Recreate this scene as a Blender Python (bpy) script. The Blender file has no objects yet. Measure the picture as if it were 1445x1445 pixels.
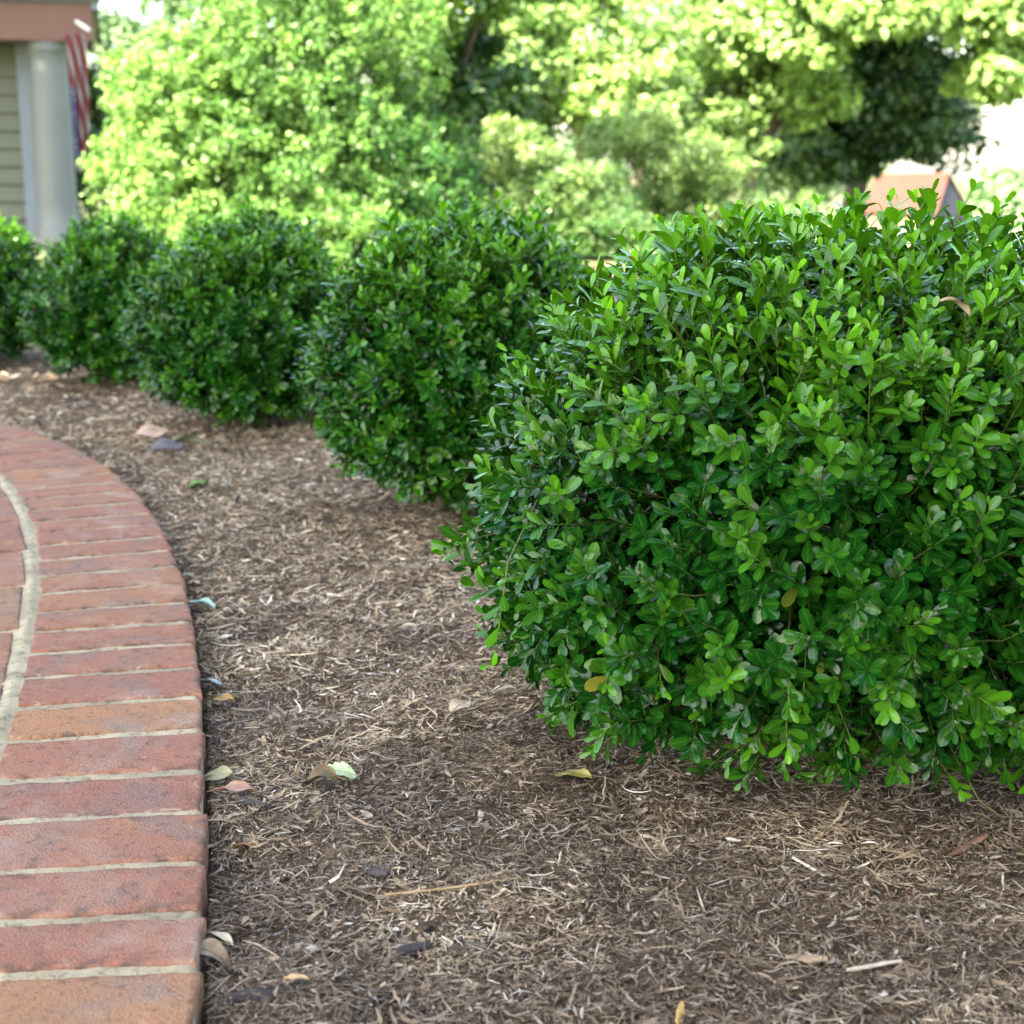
import bpy, math, random
import numpy as np
from mathutils import Vector
R = math.radians
SC = bpy.context.scene
COL = SC.collection
rng = np.random.default_rng(11)

# ------------------------------------------------------------------ camera, light, exposure
CAM_H = 0.555
FPX, CX, HZ = 2200.0, 722.5, 245.0            # focal length, centre and horizon in photo pixels
TH = math.atan((CX - HZ) / FPX)
cam_d = bpy.data.cameras.new('camera')
cam = bpy.data.objects.new('camera', cam_d)
COL.objects.link(cam)
cam.location = (0, 0, CAM_H)
cam.rotation_euler = (math.pi / 2 - TH, 0, 0)
cam_d.sensor_width = 36.0
cam_d.lens = FPX / 1445.0 * 36.0
cam_d.clip_start = 0.05
cam_d.clip_end = 2000
cam_d.dof.use_dof = True
cam_d.dof.focus_distance = 1.45
cam_d.dof.aperture_fstop = 9.0
cam_d.dof.aperture_blades = 0
SC.camera = cam

SUN_DIR = Vector((-0.38, -0.50, 0.78)).normalized()
SUN_EL = math.asin(SUN_DIR.z)
SUN_ROT = math.atan2(SUN_DIR.x, SUN_DIR.y)
world = bpy.data.worlds.new("World")
SC.world = world
world.use_nodes = True
wn = world.node_tree
wn.nodes.clear()
w_out = wn.nodes.new('ShaderNodeOutputWorld')
w_bg = wn.nodes.new('ShaderNodeBackground')
w_sky = wn.nodes.new('ShaderNodeTexSky')
w_sky.sky_type = 'NISHITA'
w_sky.sun_disc = False
w_sky.sun_elevation = SUN_EL
w_sky.sun_rotation = SUN_ROT % (2 * math.pi)
w_sky.air_density = 1.0
w_sky.dust_density = 2.0
w_sky.ozone_density = 1.0
w_bg.inputs['Strength'].default_value = 0.15
wn.links.new(w_sky.outputs[0], w_bg.inputs[0])
wn.links.new(w_bg.outputs[0], w_out.inputs[0])
sun_d = bpy.data.lights.new('sun', 'SUN')
sun_d.energy = 5.0
sun_d.angle = R(0.53)
sun_d.color = (1.0, 0.965, 0.90)
sun = bpy.data.objects.new('sun', sun_d)
COL.objects.link(sun)
sun.location = (-8, -10, 20)
sun.rotation_euler = SUN_DIR.to_track_quat('Z', 'Y').to_euler()
SC.view_settings.view_transform = 'Standard'
SC.view_settings.look = 'None'
SC.view_settings.exposure = 3.05
SC.view_settings.gamma = 1.0
SC.view_settings.use_curve_mapping = False
SC.view_settings.use_white_balance = True      # the camera is balanced for open shade
SC.view_settings.white_balance_temperature = 7700
SC.view_settings.white_balance_tint = 10
SC.render.engine = 'CYCLES'
SC.cycles.max_bounces = 5
SC.cycles.diffuse_bounces = 2
SC.cycles.glossy_bounces = 3
SC.cycles.transmission_bounces = 3
SC.cycles.use_denoising = True
SC.cycles.sample_clamp_indirect = 8.0

# ------------------------------------------------------------------ helpers
def ray(px, py):
    u, v = (px - CX) / FPX, (CX - py) / FPX
    return np.array([u, math.cos(TH) + v * math.sin(TH), -math.sin(TH) + v * math.cos(TH)])

def at(px, py, z=0.0):                         # photo pixel -> point at height z
    d = ray(px, py)
    return np.array([0, 0, CAM_H]) + d * ((z - CAM_H) / d[2])

def at_y(px, py, y):                           # photo pixel -> point at distance y
    d = ray(px, py)
    return np.array([0, 0, CAM_H]) + d * (y / d[1])

def tag(o, label=None, cat=None, group=None, kind=None):
    for k, v in (('label', label), ('category', cat), ('group', group), ('kind', kind)):
        if v:
            o[k] = v
    return o

def empty(name, loc=(0, 0, 0)):
    o = bpy.data.objects.new(name, None)
    o.empty_display_size = 0.1
    COL.objects.link(o)
    o.location = loc
    return o

def mesh_np(name, V, faces, mat=None, parent=None, smooth=True, attrs=None):
    """V (N,3) in world space (or parent space), faces: list of int arrays (M,k)."""
    V = np.asarray(V, np.float32)
    me = bpy.data.meshes.new(name)
    me.vertices.add(len(V))
    me.vertices.foreach_set('co', V.ravel())
    idx = np.concatenate([np.asarray(f, np.int32).ravel() for f in faces])
    tot = np.concatenate([np.full(len(f), np.asarray(f).shape[1], np.int32) for f in faces])
    start = np.concatenate([[0], np.cumsum(tot)[:-1]]).astype(np.int32)
    me.loops.add(len(idx))
    me.loops.foreach_set('vertex_index', idx)
    me.polygons.add(len(tot))
    me.polygons.foreach_set('loop_start', start)
    me.polygons.foreach_set('loop_total', tot)
    me.update(calc_edges=True)
    me.polygons.foreach_set('use_smooth', np.full(len(tot), smooth, bool))
    for k, a in (attrs or {}).items():
        at_ = me.attributes.new(k, 'FLOAT', 'POINT')
        at_.data.foreach_set('value', np.asarray(a, np.float32))
    if mat:
        me.materials.append(mat)
    me.validate()
    o = bpy.data.objects.new(name, me)
    COL.objects.link(o)
    if parent:
        o.parent = parent
    return o

class MB:                                     # collects pieces into one mesh
    def __init__(s):
        s.V, s.F, s.n = [], {}, 0
    def add(s, V, faces):
        V = np.asarray(V, float)
        s.V.append(V)
        for f in faces:
            f = np.atleast_2d(np.asarray(f))
            s.F.setdefault(f.shape[1], []).append(f + s.n)
        s.n += len(V)
    def box(s, x0, x1, y0, y1, z0, z1):
        V = [(x, y, z) for z in (z0, z1) for y in (y0, y1) for x in (x0, x1)]
        s.add(V, [[(0, 2, 3, 1), (4, 5, 7, 6), (0, 1, 5, 4), (2, 6, 7, 3), (0, 4, 6, 2), (1, 3, 7, 5)]])
    def tube(s, P, r, n=8, cap=True):
        P = np.asarray(P, float)
        r = np.broadcast_to(np.asarray(r, float), (len(P),))
        T = np.gradient(P, axis=0)
        T /= np.linalg.norm(T, axis=1, keepdims=True)
        ref = np.array([0.3, 0.9, 0.1]) if abs(T[0][2]) > 0.8 else np.array([0, 0, 1.0])
        A = np.cross(T, ref); A /= np.linalg.norm(A, axis=1, keepdims=True)
        B = np.cross(T, A)
        a = np.linspace(0, 2 * math.pi, n, endpoint=False)
        V = P[:, None] + r[:, None, None] * (A[:, None] * np.cos(a)[None, :, None] + B[:, None] * np.sin(a)[None, :, None])
        f = []
        for i in range(len(P) - 1):
            for j in range(n):
                k = (j + 1) % n
                f.append((i * n + j, i * n + k, (i + 1) * n + k, (i + 1) * n + j))
        fs = [f]
        if cap:
            fs.append([tuple(range(n))[::-1], tuple(range((len(P) - 1) * n, len(P) * n))])
        s.add(V.reshape(-1, 3), fs)
    def build(s, name, mat, parent=None, smooth=False):
        return mesh_np(name, np.concatenate(s.V), [np.concatenate(v) for v in s.F.values()], mat, parent, smooth)

# smooth 2-D value noise in numpy
_tab = np.random.default_rng(5).random((256, 256))
def vnoise(x, y):
    xi, yi = np.floor(x).astype(int), np.floor(y).astype(int)
    fx, fy = x - xi, y - yi
    fx, fy = fx * fx * (3 - 2 * fx), fy * fy * (3 - 2 * fy)
    g = lambda a, b: _tab[a & 255, b & 255]
    return (g(xi, yi) * (1 - fx) + g(xi + 1, yi) * fx) * (1 - fy) + (g(xi, yi + 1) * (1 - fx) + g(xi + 1, yi + 1) * fx) * fy
def fbm(x, y, o=4):
    s = 0; a = 0.5
    for k in range(o):
        s = s + a * (vnoise(x + 17.3 * k, y - 9.1 * k) - 0.5) * 2
        x, y, a = x * 2.03, y * 2.03, a * 0.5
    return s

# ------------------------------------------------------------------ materials
def new_mat(name):
    m = bpy.data.materials.new(name)
    m.use_nodes = True
    nt = m.node_tree
    nt.nodes.clear()
    out = nt.nodes.new('ShaderNodeOutputMaterial')
    p = nt.nodes.new('ShaderNodeBsdfPrincipled')
    nt.links.new(p.outputs[0], out.inputs[0])
    return m, nt, p, out

def ramp(nt, fac, stops, interp='LINEAR'):
    n = nt.nodes.new('ShaderNodeValToRGB')
    n.color_ramp.interpolation = interp
    el = n.color_ramp.elements
    while len(el) < len(stops):
        el.new(0.5)
    for e, (pos, c) in zip(el, stops):
        e.position = pos
        e.color = (*c, 1) if len(c) == 3 else c
    if fac is not None:
        nt.links.new(fac, n.inputs[0])
    return n.outputs[0]

def noise(nt, scale, detail=4, rough=0.55, vec=None, dist=0.0):
    n = nt.nodes.new('ShaderNodeTexNoise')
    n.inputs['Scale'].default_value = scale
    n.inputs['Detail'].default_value = detail
    n.inputs['Roughness'].default_value = rough
    n.inputs['Distortion'].default_value = dist
    if vec is not None:
        nt.links.new(vec, n.inputs['Vector'])
    return n.outputs['Fac']

def objco(nt):
    return nt.nodes.new('ShaderNodeTexCoord').outputs['Object']

def mixc(nt, fac, a, b, mode='MIX'):
    n = nt.nodes.new('ShaderNodeMix')
    n.data_type = 'RGBA'; n.blend_type = mode
    for v, i in ((fac, 0), (a, 6), (b, 7)):
        if isinstance(v, (int, float)):
            n.inputs[i].default_value = v
        elif isinstance(v, tuple):
            n.inputs[i].default_value = (*v, 1)
        else:
            nt.links.new(v, n.inputs[i])
    return n.outputs[2]

def bump(nt, h, strength, dist=0.01):
    n = nt.nodes.new('ShaderNodeBump')
    n.inputs['Strength'].default_value = strength
    n.inputs['Distance'].default_value = dist
    nt.links.new(h, n.inputs['Height'])
    return n.outputs[0]

def attr(nt, name):
    n = nt.nodes.new('ShaderNodeAttribute')
    n.attribute_name = name
    return n.outputs['Fac']

def leaf_mat(name, old, new, trans=0.3, rough=0.38, spec=0.5, var=0.35, tcol=None, odd=None, rib=None):
    """leaf: colour from the per-leaf age attribute, varied leaf by leaf; lets some light through"""
    m, nt, p, out = new_mat(name)
    isl = nt.nodes.new('ShaderNodeNewGeometry')
    rnd = isl.outputs['Random Per Island']
    c = mixc(nt, attr(nt, 'age_or_lit'), old, new)
    mul = ramp(nt, rnd, [(0, (1 - var,) * 3), (0.5, (1, 1, 1)), (1, (1 + var, 1 + var * 0.8, 1 + var * 0.3))])
    c = mixc(nt, 1.0, c, mul, 'MULTIPLY')
    if rib:
        c = mixc(nt, ramp(nt, attr(nt, 'rib'), [(0.84, (0, 0, 0)), (0.97, (0.30,) * 3)]), c, rib)
    if odd:
        c = mixc(nt, ramp(nt, rnd, [(0.0, (0, 0, 0)), (0.9990, (0, 0, 0)), (0.9994, (1, 1, 1))]), c, odd)
    nt.links.new(c, p.inputs['Base Color'])
    p.inputs['Roughness'].default_value = rough
    p.inputs['Specular IOR Level'].default_value = spec
    if trans > 0:
        t = nt.nodes.new('ShaderNodeBsdfTranslucent')
        tc = mixc(nt, 1.0, c, tcol or (1.0, 1.25, 0.5), 'MULTIPLY')
        nt.links.new(tc, t.inputs[0])
        mx = nt.nodes.new('ShaderNodeMixShader')
        mx.inputs[0].default_value = trans
        nt.links.new(p.outputs[0], mx.inputs[1]); nt.links.new(t.outputs[0], mx.inputs[2])
        nt.links.new(mx.outputs[0], out.inputs[0])
    return m

def plain(name, col, rough=0.7, nscale=0, namt=0.2, bmp=0.0, spec=0.3):
    m, nt, p, out = new_mat(name)
    p.inputs['Base Color'].default_value = (*col, 1)
    p.inputs['Roughness'].default_value = rough
    p.inputs['Specular IOR Level'].default_value = spec
    if nscale:
        n = noise(nt, nscale, 5, 0.6, objco(nt))
        lo = tuple(c * (1 - namt) for c in col); hi = tuple(min(1, c * (1 + namt)) for c in col)
        nt.links.new(ramp(nt, n, [(0.3, lo), (0.7, hi)]), p.inputs['Base Color'])
        if bmp:
            nt.links.new(bump(nt, n, bmp, 0.005), p.inputs['Normal'])
    return m

# bark
M_bark, nt, p, _ = new_mat('bark')
n = noise(nt, 30, 6, 0.65, objco(nt))
nt.links.new(ramp(nt, n, [(0.3, (0.035, 0.025, 0.018)), (0.7, (0.13, 0.1, 0.075))]), p.inputs['Base Color'])
p.inputs['Roughness'].default_value = 0.9
nt.links.new(bump(nt, n, 0.6, 0.01), p.inputs['Normal'])

M_twig, nt, p, _ = new_mat('green_twig')
nt.links.new(ramp(nt, attr(nt, 'age_or_lit'), [(0, (0.06, 0.04, 0.02)), (0.5, (0.08, 0.10, 0.02)), (1, (0.12, 0.22, 0.03))]), p.inputs['Base Color'])
p.inputs['Roughness'].default_value = 0.6

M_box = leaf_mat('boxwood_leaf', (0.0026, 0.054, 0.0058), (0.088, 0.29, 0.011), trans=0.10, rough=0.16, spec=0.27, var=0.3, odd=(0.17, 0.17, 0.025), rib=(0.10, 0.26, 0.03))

# bricks: per-brick colour with mottling, soot and pale bloom
M_brick, nt, p, _ = new_mat('brick')
oc = objco(nt)
b = attr(nt, 'tone')
bc = ramp(nt, b, [(0.0, (0.270, 0.115, 0.080)), (0.25, (0.305, 0.135, 0.086)), (0.5, (0.295, 0.148, 0.092)), (0.7, (0.30, 0.135, 0.08)), (0.85, (0.35, 0.17, 0.085)), (1.0, (0.29, 0.155, 0.095))])
n1 = noise(nt, 14, 5, 0.6, oc, 0.6)
n2 = noise(nt, 90, 6, 0.7, oc)
n3 = noise(nt, 420, 3, 0.6, oc)
n4 = noise(nt, 9, 4, 0.55, oc, 1.0)
c = mixc(nt, ramp(nt, n1, [(0.52, (0, 0, 0)), (0.70, (0.6,) * 3)]), bc, (0.40, 0.20, 0.11))
c = mixc(nt, ramp(nt, n4, [(0.47, (0, 0, 0)), (0.66, (0.7,) * 3)]), c, (0.19, 0.135, 0.12))
c = mixc(nt, ramp(nt, n2, [(0.53, (0, 0, 0)), (0.68, (0.75,) * 3)]), c, (0.085, 0.052, 0.045))
c = mixc(nt, ramp(nt, n3, [(0.3, (0.35,) * 3), (0.42, (0, 0, 0))]), c, (0.42, 0.28, 0.21))
c = mixc(nt, ramp(nt, n3, [(0.66, (0, 0, 0)), (0.72, (0.7,) * 3)]), c, (0.06, 0.04, 0.035))
def mul(nt, a, b):
    m_ = nt.nodes.new('ShaderNodeMath'); m_.operation = 'MULTIPLY'
    for k_, v_ in enumerate((a, b)):
        if isinstance(v_, float): m_.inputs[k_].default_value = v_
        else: nt.links.new(v_, m_.inputs[k_])
    return m_.outputs[0]
rim = attr(nt, 'rim')
n5 = noise(nt, 38, 5, 0.7, oc, 0.8)
c = mixc(nt, mul(nt, rim, ramp(nt, n5, [(0.5, (0, 0, 0)), (0.62, (0.9,) * 3)])), c, (0.085, 0.066, 0.052))      # dirt along the arrises
c = mixc(nt, mul(nt, rim, ramp(nt, n5, [(0.33, (0.7,) * 3), (0.43, (0, 0, 0))])), c, (0.44, 0.37, 0.27))          # mortar smears
n6 = noise(nt, 5.5, 5, 0.65, oc, 1.2)
c = mixc(nt, ramp(nt, n6, [(0.52, (0, 0, 0)), (0.72, (0.45,) * 3)]), c, (0.40, 0.33, 0.28))                        # pale bloom
nt.links.new(c, p.inputs['Base Color'])
p.inputs['Roughness'].default_value = 0.82
p.inputs['Specular IOR Level'].default_value = 0.25
hb = nt.nodes.new('ShaderNodeMath'); hb.operation = 'ADD'
nt.links.new(n2, hb.inputs[0]); nt.links.new(n3, hb.inputs[1])
nt.links.new(bump(nt, hb.outputs[0], 0.8, 0.004), p.inputs['Normal'])

M_mortar, nt, p, _ = new_mat('mortar')
oc = objco(nt)
n1 = noise(nt, 30, 5, 0.6, oc); n2 = noise(nt, 500, 3, 0.7, oc); n3 = noise(nt, 8, 3, 0.5, oc)
c = ramp(nt, n1, [(0.3, (0.31, 0.26, 0.16)), (0.7, (0.48, 0.41, 0.275))])
c = mixc(nt, ramp(nt, n3, [(0.48, (0, 0, 0)), (0.68, (0.6,) * 3)]), c, (0.20, 0.17, 0.12))
c = mixc(nt, ramp(nt, noise(nt, 70, 5, 0.7, oc, 1.0), [(0.52, (0, 0, 0)), (0.64, (0.8,) * 3)]), c, (0.12, 0.10, 0.075))
c = mixc(nt, ramp(nt, n2, [(0.58, (0, 0, 0)), (0.7, (0.5,) * 3)]), c, (0.18, 0.15, 0.12))
nt.links.new(c, p.inputs['Base Color'])
p.inputs['Roughness'].default_value = 0.95
nt.links.new(bump(nt, n2, 0.7, 0.003), p.inputs['Normal'])

# soil under the mulch
M_soil, nt, p, _ = new_mat('mulch_soil')
oc = objco(nt)
n1 = noise(nt, 60, 7, 0.7, oc, 0.4); n2 = noise(nt, 7, 4, 0.6, oc); n3 = noise(nt, 260, 4, 0.7, oc, 1.5)
c = ramp(nt, n1, [(0.3, (0.05, 0.034, 0.024)), (0.55, (0.15, 0.105, 0.072)), (0.75, (0.27, 0.195, 0.135))])
c = mixc(nt, ramp(nt, n3, [(0.5, (0, 0, 0)), (0.68, (0.7,) * 3)]), c, (0.24, 0.18, 0.125))
c = mixc(nt, ramp(nt, n2, [(0.4, (0, 0, 0)), (0.65, (0.5,) * 3)]), c, (0.05, 0.035, 0.026))
nt.links.new(c, p.inputs['Base Color'])
p.inputs['Roughness'].default_value = 1.0
p.inputs['Specular IOR Level'].default_value = 0.1
nt.links.new(bump(nt, n1, 0.9, 0.012), p.inputs['Normal'])

# shredded wood, strand by strand
M_chip, nt, p, _ = new_mat('shredded_wood')
rnd = nt.nodes.new('ShaderNodeNewGeometry').outputs['Random Per Island']
c1 = ramp(nt, rnd, [(0.0, (0.03, 0.021, 0.016)), (0.12, (0.10, 0.068, 0.045)), (0.36, (0.26, 0.19, 0.123)), (0.66, (0.42, 0.325, 0.215)),
                    (0.86, (0.54, 0.43, 0.30)), (0.95, (0.66, 0.57, 0.44)), (1.0, (0.78, 0.73, 0.64))])
n1 = noise(nt, 220, 4, 0.6, objco(nt))
c = mixc(nt, 1.0, c1, ramp(nt, n1, [(0.3, (0.6,) * 3), (0.7, (1.25,) * 3)]), 'MULTIPLY')
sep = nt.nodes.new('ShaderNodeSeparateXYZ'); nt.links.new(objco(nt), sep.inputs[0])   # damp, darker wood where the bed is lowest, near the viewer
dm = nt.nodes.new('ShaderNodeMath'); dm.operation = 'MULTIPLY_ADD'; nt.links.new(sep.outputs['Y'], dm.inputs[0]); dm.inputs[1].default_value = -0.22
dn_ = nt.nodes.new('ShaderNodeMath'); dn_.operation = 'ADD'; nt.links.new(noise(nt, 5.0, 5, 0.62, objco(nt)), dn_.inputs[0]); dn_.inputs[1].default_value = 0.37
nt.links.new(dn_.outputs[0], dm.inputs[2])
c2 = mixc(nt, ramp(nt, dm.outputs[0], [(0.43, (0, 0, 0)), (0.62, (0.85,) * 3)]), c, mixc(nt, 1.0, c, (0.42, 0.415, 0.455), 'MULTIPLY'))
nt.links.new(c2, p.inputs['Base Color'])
p.inputs['Roughness'].default_value = 0.85
p.inputs['Specular IOR Level'].default_value = 0.25

# lawn
M_lawn, nt, p, _ = new_mat('lawn_grass')
oc = objco(nt)
n1 = noise(nt, 0.35, 5, 0.6, oc); n2 = noise(nt, 14, 5, 0.7, oc)
c = ramp(nt, n1, [(0.3, (0.05, 0.08, 0.02)), (0.7, (0.13, 0.14, 0.048))])
c = mixc(nt, 1.0, c, ramp(nt, n2, [(0.3, (0.6,) * 3), (0.7, (1.25,) * 3)]), 'MULTIPLY')
nt.links.new(c, p.inputs['Base Color'])
p.inputs['Roughness'].default_value = 0.95
nt.links.new(bump(nt, n2, 0.8, 0.05), p.inputs['Normal'])

# ------------------------------------------------------------------ the ground
def terrain(x, y):
    t = np.clip((np.asarray(y, float) - 10.5) / 42.0, 0, 1)
    t = t * t * (3 - 2 * t)
    return -0.075 - 1.55 * t

ys = np.concatenate([[-400, -150, -60, -25, -12], np.linspace(-8, 60, 69), [70, 85, 110, 150, 220, 400, 900]])
xs = np.concatenate([[-700, -300, -120, -60, -30], np.linspace(-20, 20, 41), [30, 60, 120, 300, 700]])
gx, gy = np.meshgrid(xs, ys)
gz = terrain(gx, gy)
def grid_faces(ny, nx, off=0):
    i = np.arange((ny - 1) * (nx - 1)); r, c = i // (nx - 1), i % (nx - 1)
    a = r * nx + c + off
    return np.stack([a, a + 1, a + nx + 1, a + nx], 1)
o = mesh_np('lawn', np.stack([gx, gy, gz], -1).reshape(-1, 3), [grid_faces(len(ys), len(xs))], M_lawn)
tag(o, kind='structure')

# path edge: polar curve about (PCX, PCY), fitted to the photograph's outer brick edge
edge_px = [(0, 594.5), (60, 614), (116, 638), (153, 661), (186, 686), (212, 719), (232, 759), (246, 785), (262, 845), (275.6, 895),
           (280.5, 945), (284, 983), (287, 1087), (289, 1145), (286, 1216), (282, 1290), (279, 1366), (278, 1440)]
EP = np.array([at(*q)[:2] for q in edge_px])
A_ = np.c_[2 * EP, np.ones(len(EP))]
s_ = np.linalg.lstsq(A_, (EP ** 2).sum(1), rcond=None)[0]
PCX, PCY = s_[0], s_[1]
e_ang = np.arctan2(EP[:, 1] - PCY, EP[:, 0] - PCX)
e_rad = np.hypot(EP[:, 0] - PCX, EP[:, 1] - PCY)
co_ = np.polyfit(e_ang, e_rad, 4)
A0, A1 = e_ang.min(), e_ang.max()
def path_r(a):
    a = np.asarray(a, float)
    c_ = np.clip(a, A0, A1)
    d_ = np.polyval(np.polyder(co_), c_)
    over = a - c_
    return np.polyval(co_, c_) + d_ * over * np.exp(-np.abs(over) * 4)
PR = float(path_r((A0 + A1) / 2))
def path_side(x, y):                            # metres outside the outer brick edge
    a = np.arctan2(y - PCY, x - PCX)
    return np.hypot(x - PCX, y - PCY) - path_r(a)

def mulch_z(x, y):
    s = path_side(x, y)
    z = -0.019 + 0.017 * fbm(x * 1.7, y * 1.7, 3) + 0.013 * fbm(x * 9, y * 9, 3) + 0.006 * fbm(x * 45, y * 45, 2)
    z = z + 0.02 * np.clip(y - 1.5, 0, 3) / 3
    z = np.where(s < 0.10, z - 0.010 * (1 - np.clip(s, 0, 0.1) / 0.1), z)
    z = np.where(s < 0.0, -0.055, z)
    return z

def mulch_sheet(x0, x1, y0, y1, step):
    xs, ys = np.arange(x0, x1 + 1e-6, step), np.arange(y0, y1 + 1e-6, step)
    gx, gy = np.meshgrid(xs, ys)
    return np.stack([gx, gy, mulch_z(gx, gy)], -1).reshape(-1, 3), grid_faces(len(ys), len(xs)), len(xs), len(ys)
# a fine sheet near the camera, a coarser one beyond, joined along y = 3.4
xs = np.concatenate([np.linspace(-5.5, -1.3, 40)[:-1], np.arange(-1.3, 1.5, 0.0075), np.linspace(1.5, 4.0, 30)])
ys = np.concatenate([np.linspace(-1.5, 0.85, 40)[:-1], np.arange(0.85, 3.0, 0.0085), np.arange(3.0, 9.6, 0.03)])
gx, gy = np.meshgrid(xs, ys)
o = mesh_np('mulch_bed', np.stack([gx, gy, mulch_z(gx, gy)], -1).reshape(-1, 3), [grid_faces(len(ys), len(xs))], M_soil)
tag(o, kind='structure')

# ------------------------------------------------------------------ brick path
path = empty('brick_path', (0, 0, 0))
tag(path, kind='structure')
def brick(mb, attrs, rad0, rad1, a0, a1, tone, seed):
    """one brick between radii (offsets from the outer edge) and angles, softly worn edges"""
    g = np.random.default_rng(seed)
    nu, nv = 26, 14
    pu = np.concatenate([[0, 0.006, 0.018, 0.04], np.linspace(0.07, 0.93, nu - 8), [0.96, 0.982, 0.994, 1]])
    pv = np.concatenate([[0, 0.012, 0.04, 0.09], np.linspace(0.16, 0.84, nv - 8), [0.91, 0.96, 0.988, 1]])
    U, Vv = np.meshgrid(pu, pv)
    am = 0.5 * (a0 + a1)
    R0 = path_r(am)
    ca, sa = math.cos(am), math.sin(am)
    rr = R0 + rad0 + (rad1 - rad0) * U
    w = (a1 - a0) * R0
    tt = (Vv - 0.5) * w * (1 + (rr - R0) / R0)
    # worn, slightly wandering outline
    k = g.uniform(0, 100)
    eu = np.minimum(U, 1 - U) * abs(rad1 - rad0); ev = np.minimum(Vv, 1 - Vv) * w
    rr = rr + 0.0025 * fbm(tt * 60 + k, U * 0 + k, 2) * np.where(eu < 0.004, 1, 0.0)
    tt = tt + 0.0034 * fbm(rr * 45 + k, k + Vv * 0, 2) * np.where(ev < 0.004, 1, 0.4)
    rot = g.normal(0, 0.008)
    rr, tt = rr - rot * tt, tt + rot * (rr - R0 - 0.5 * (rad0 + rad1))
    rr = rr + g.normal(0, 0.0010)
    bev = 0.0026
    e = np.minimum(eu, ev)
    z = -bev * np.clip(1 - e / bev, 0, 1) ** 2 + 0.0011 * fbm(rr * 40 + k, tt * 40, 3)
    z = z + g.normal(0.0016, 0.0005) + g.normal(0, 0.004) * (rr - R0 + 0.1) + g.normal(0, 0.006) * tt
    X = PCX + rr * ca - tt * sa
    Y = PCY + rr * sa + tt * ca
    V = np.stack([X, Y, z], -1).reshape(-1, 3)
    nV, nU = U.shape
    F = grid_faces(nV, nU)
    loop = np.concatenate([np.arange(nU), np.arange(1, nV) * nU + nU - 1, (nV - 1) * nU + np.arange(nU - 2, -1, -1), np.arange(nV - 2, 0, -1) * nU])
    low = V[loop].copy(); low[:, 2] = -0.062
    n0 = len(V); L = len(loop)
    j = np.arange(L)
    side = np.stack([loop, n0 + j, n0 + (j + 1) % L, loop[(j + 1) % L]], 1)
    mb.add(np.concatenate([V, low]), [F, side])
    rim = np.clip(1 - e / 0.014, 0, 1).ravel()
    attrs.append(np.stack([np.full(len(V) + L, tone), np.concatenate([rim, np.ones(L)])]))

# joints of the border as they fall in the photograph (outer end), carried on at the same pitch
joint_px = [(205, 707.5), (215, 724), (222, 739), (232, 757), (240, 777), (250, 799), (258, 824), (263, 850), (272, 877), (276, 908), (280.5, 941.6),
            (284, 983.5), (285, 1031), (287.5, 1087.5), (290, 1145.6), (285, 1216.7), (281, 1290.6), (278, 1366)]
JA = sorted(math.atan2(q[1] - PCY, q[0] - PCX) for q in (at(*p_)[:2] for p_ in joint_px))
gj = np.random.default_rng(8)
J_FIRST = JA[0]
SEEN = [0.93, 0.10, 0.05, 0.2, 0.0, 0.15, 0.86, 0.08, 0.2, 0.18, 0.68, 0.76, 0.7, 0.3, 0.15, 0.1, 0.05, 0.12, 0.55, 0.1, 0.7, 0.8, 0.2]   # brick colours in order
while JA[0] > A0 - 0.24: JA.insert(0, JA[0] - 0.088 * gj.normal(1, 0.03) / PR)
while JA[-1] < A1 + 0.35: JA.append(JA[-1] + 0.097 * gj.normal(1, 0.03) / PR)
K0 = JA.index(J_FIRST) - 1
def course(name, rad0, rad1, pitch, joint, a_from, a_to, seed):
    mb, at_ = MB(), []
    g = np.random.default_rng(seed)
    if pitch is None:
        cuts = JA
    else:
        cuts = [a_from]
        while cuts[-1] < a_to:
            cuts.append(cuts[-1] + pitch * g.normal(1, 0.02) / (PR + 0.5 * (rad0 + rad1)))
    for i in range(len(cuts) - 1):
        j_ = 0.5 * joint * g.uniform(0.75, 1.25) / PR
        tone = g.random() ** 1.4
        if pitch is None and K0 <= i < K0 + len(SEEN):
            tone = SEEN[i - K0]
        brick(mb, at_, rad0, rad1, cuts[i] + j_, cuts[i + 1] - j_, tone, seed * 1000 + i)
    return mesh_np(name, np.concatenate(mb.V), [np.concatenate(v) for v in mb.F.values()], M_brick, path, True, dict(zip(('tone', 'rim'), np.concatenate(at_, axis=1))))
AF, AT = JA[0], JA[-1]
o = course('border_course', -0.193, 0.0, None, 0.0150, AF, AT, 3)
for k in range(5):
    r1 = -0.213 - 0.104 * k
    course('field_course', r1 - 0.092, r1, 0.212, 0.0135, AF + 0.011 * (k % 2) * 2, AT, 20 + k)
aa = np.linspace(AF, AT, 1400)
rr = np.concatenate([[-0.009], np.linspace(-0.0008, -0.76, 260)])
AA, RR = np.meshgrid(aa, rr)
rw = path_r(AA) + RR
mx, my = PCX + rw * np.cos(AA), PCY + rw * np.sin(AA)
mz = -0.0010 + 0.0012 * fbm(mx * 25, my * 25, 3) + 0.0012 * fbm(mx * 140, my * 140, 2)
ring = np.exp(-((RR + 0.203) / 0.008) ** 2)
mz = mz + 0.004 * ring * (0.6 + fbm(mx * 12, my * 12, 2))
mz = mz - 0.0045 * np.clip((RR + 0.0065) / 0.006, 0, 1) ** 1.5
mz[0] = -0.06
mesh_np('mortar', np.stack([mx, my, mz], -1).reshape(-1, 3), [grid_faces(len(rr), len(aa))[:, ::-1]], M_mortar, path)

# ------------------------------------------------------------------ leaves
def unit(v):
    return v / np.maximum(np.linalg.norm(v, axis=-1, keepdims=True), 1e-9)

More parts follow.
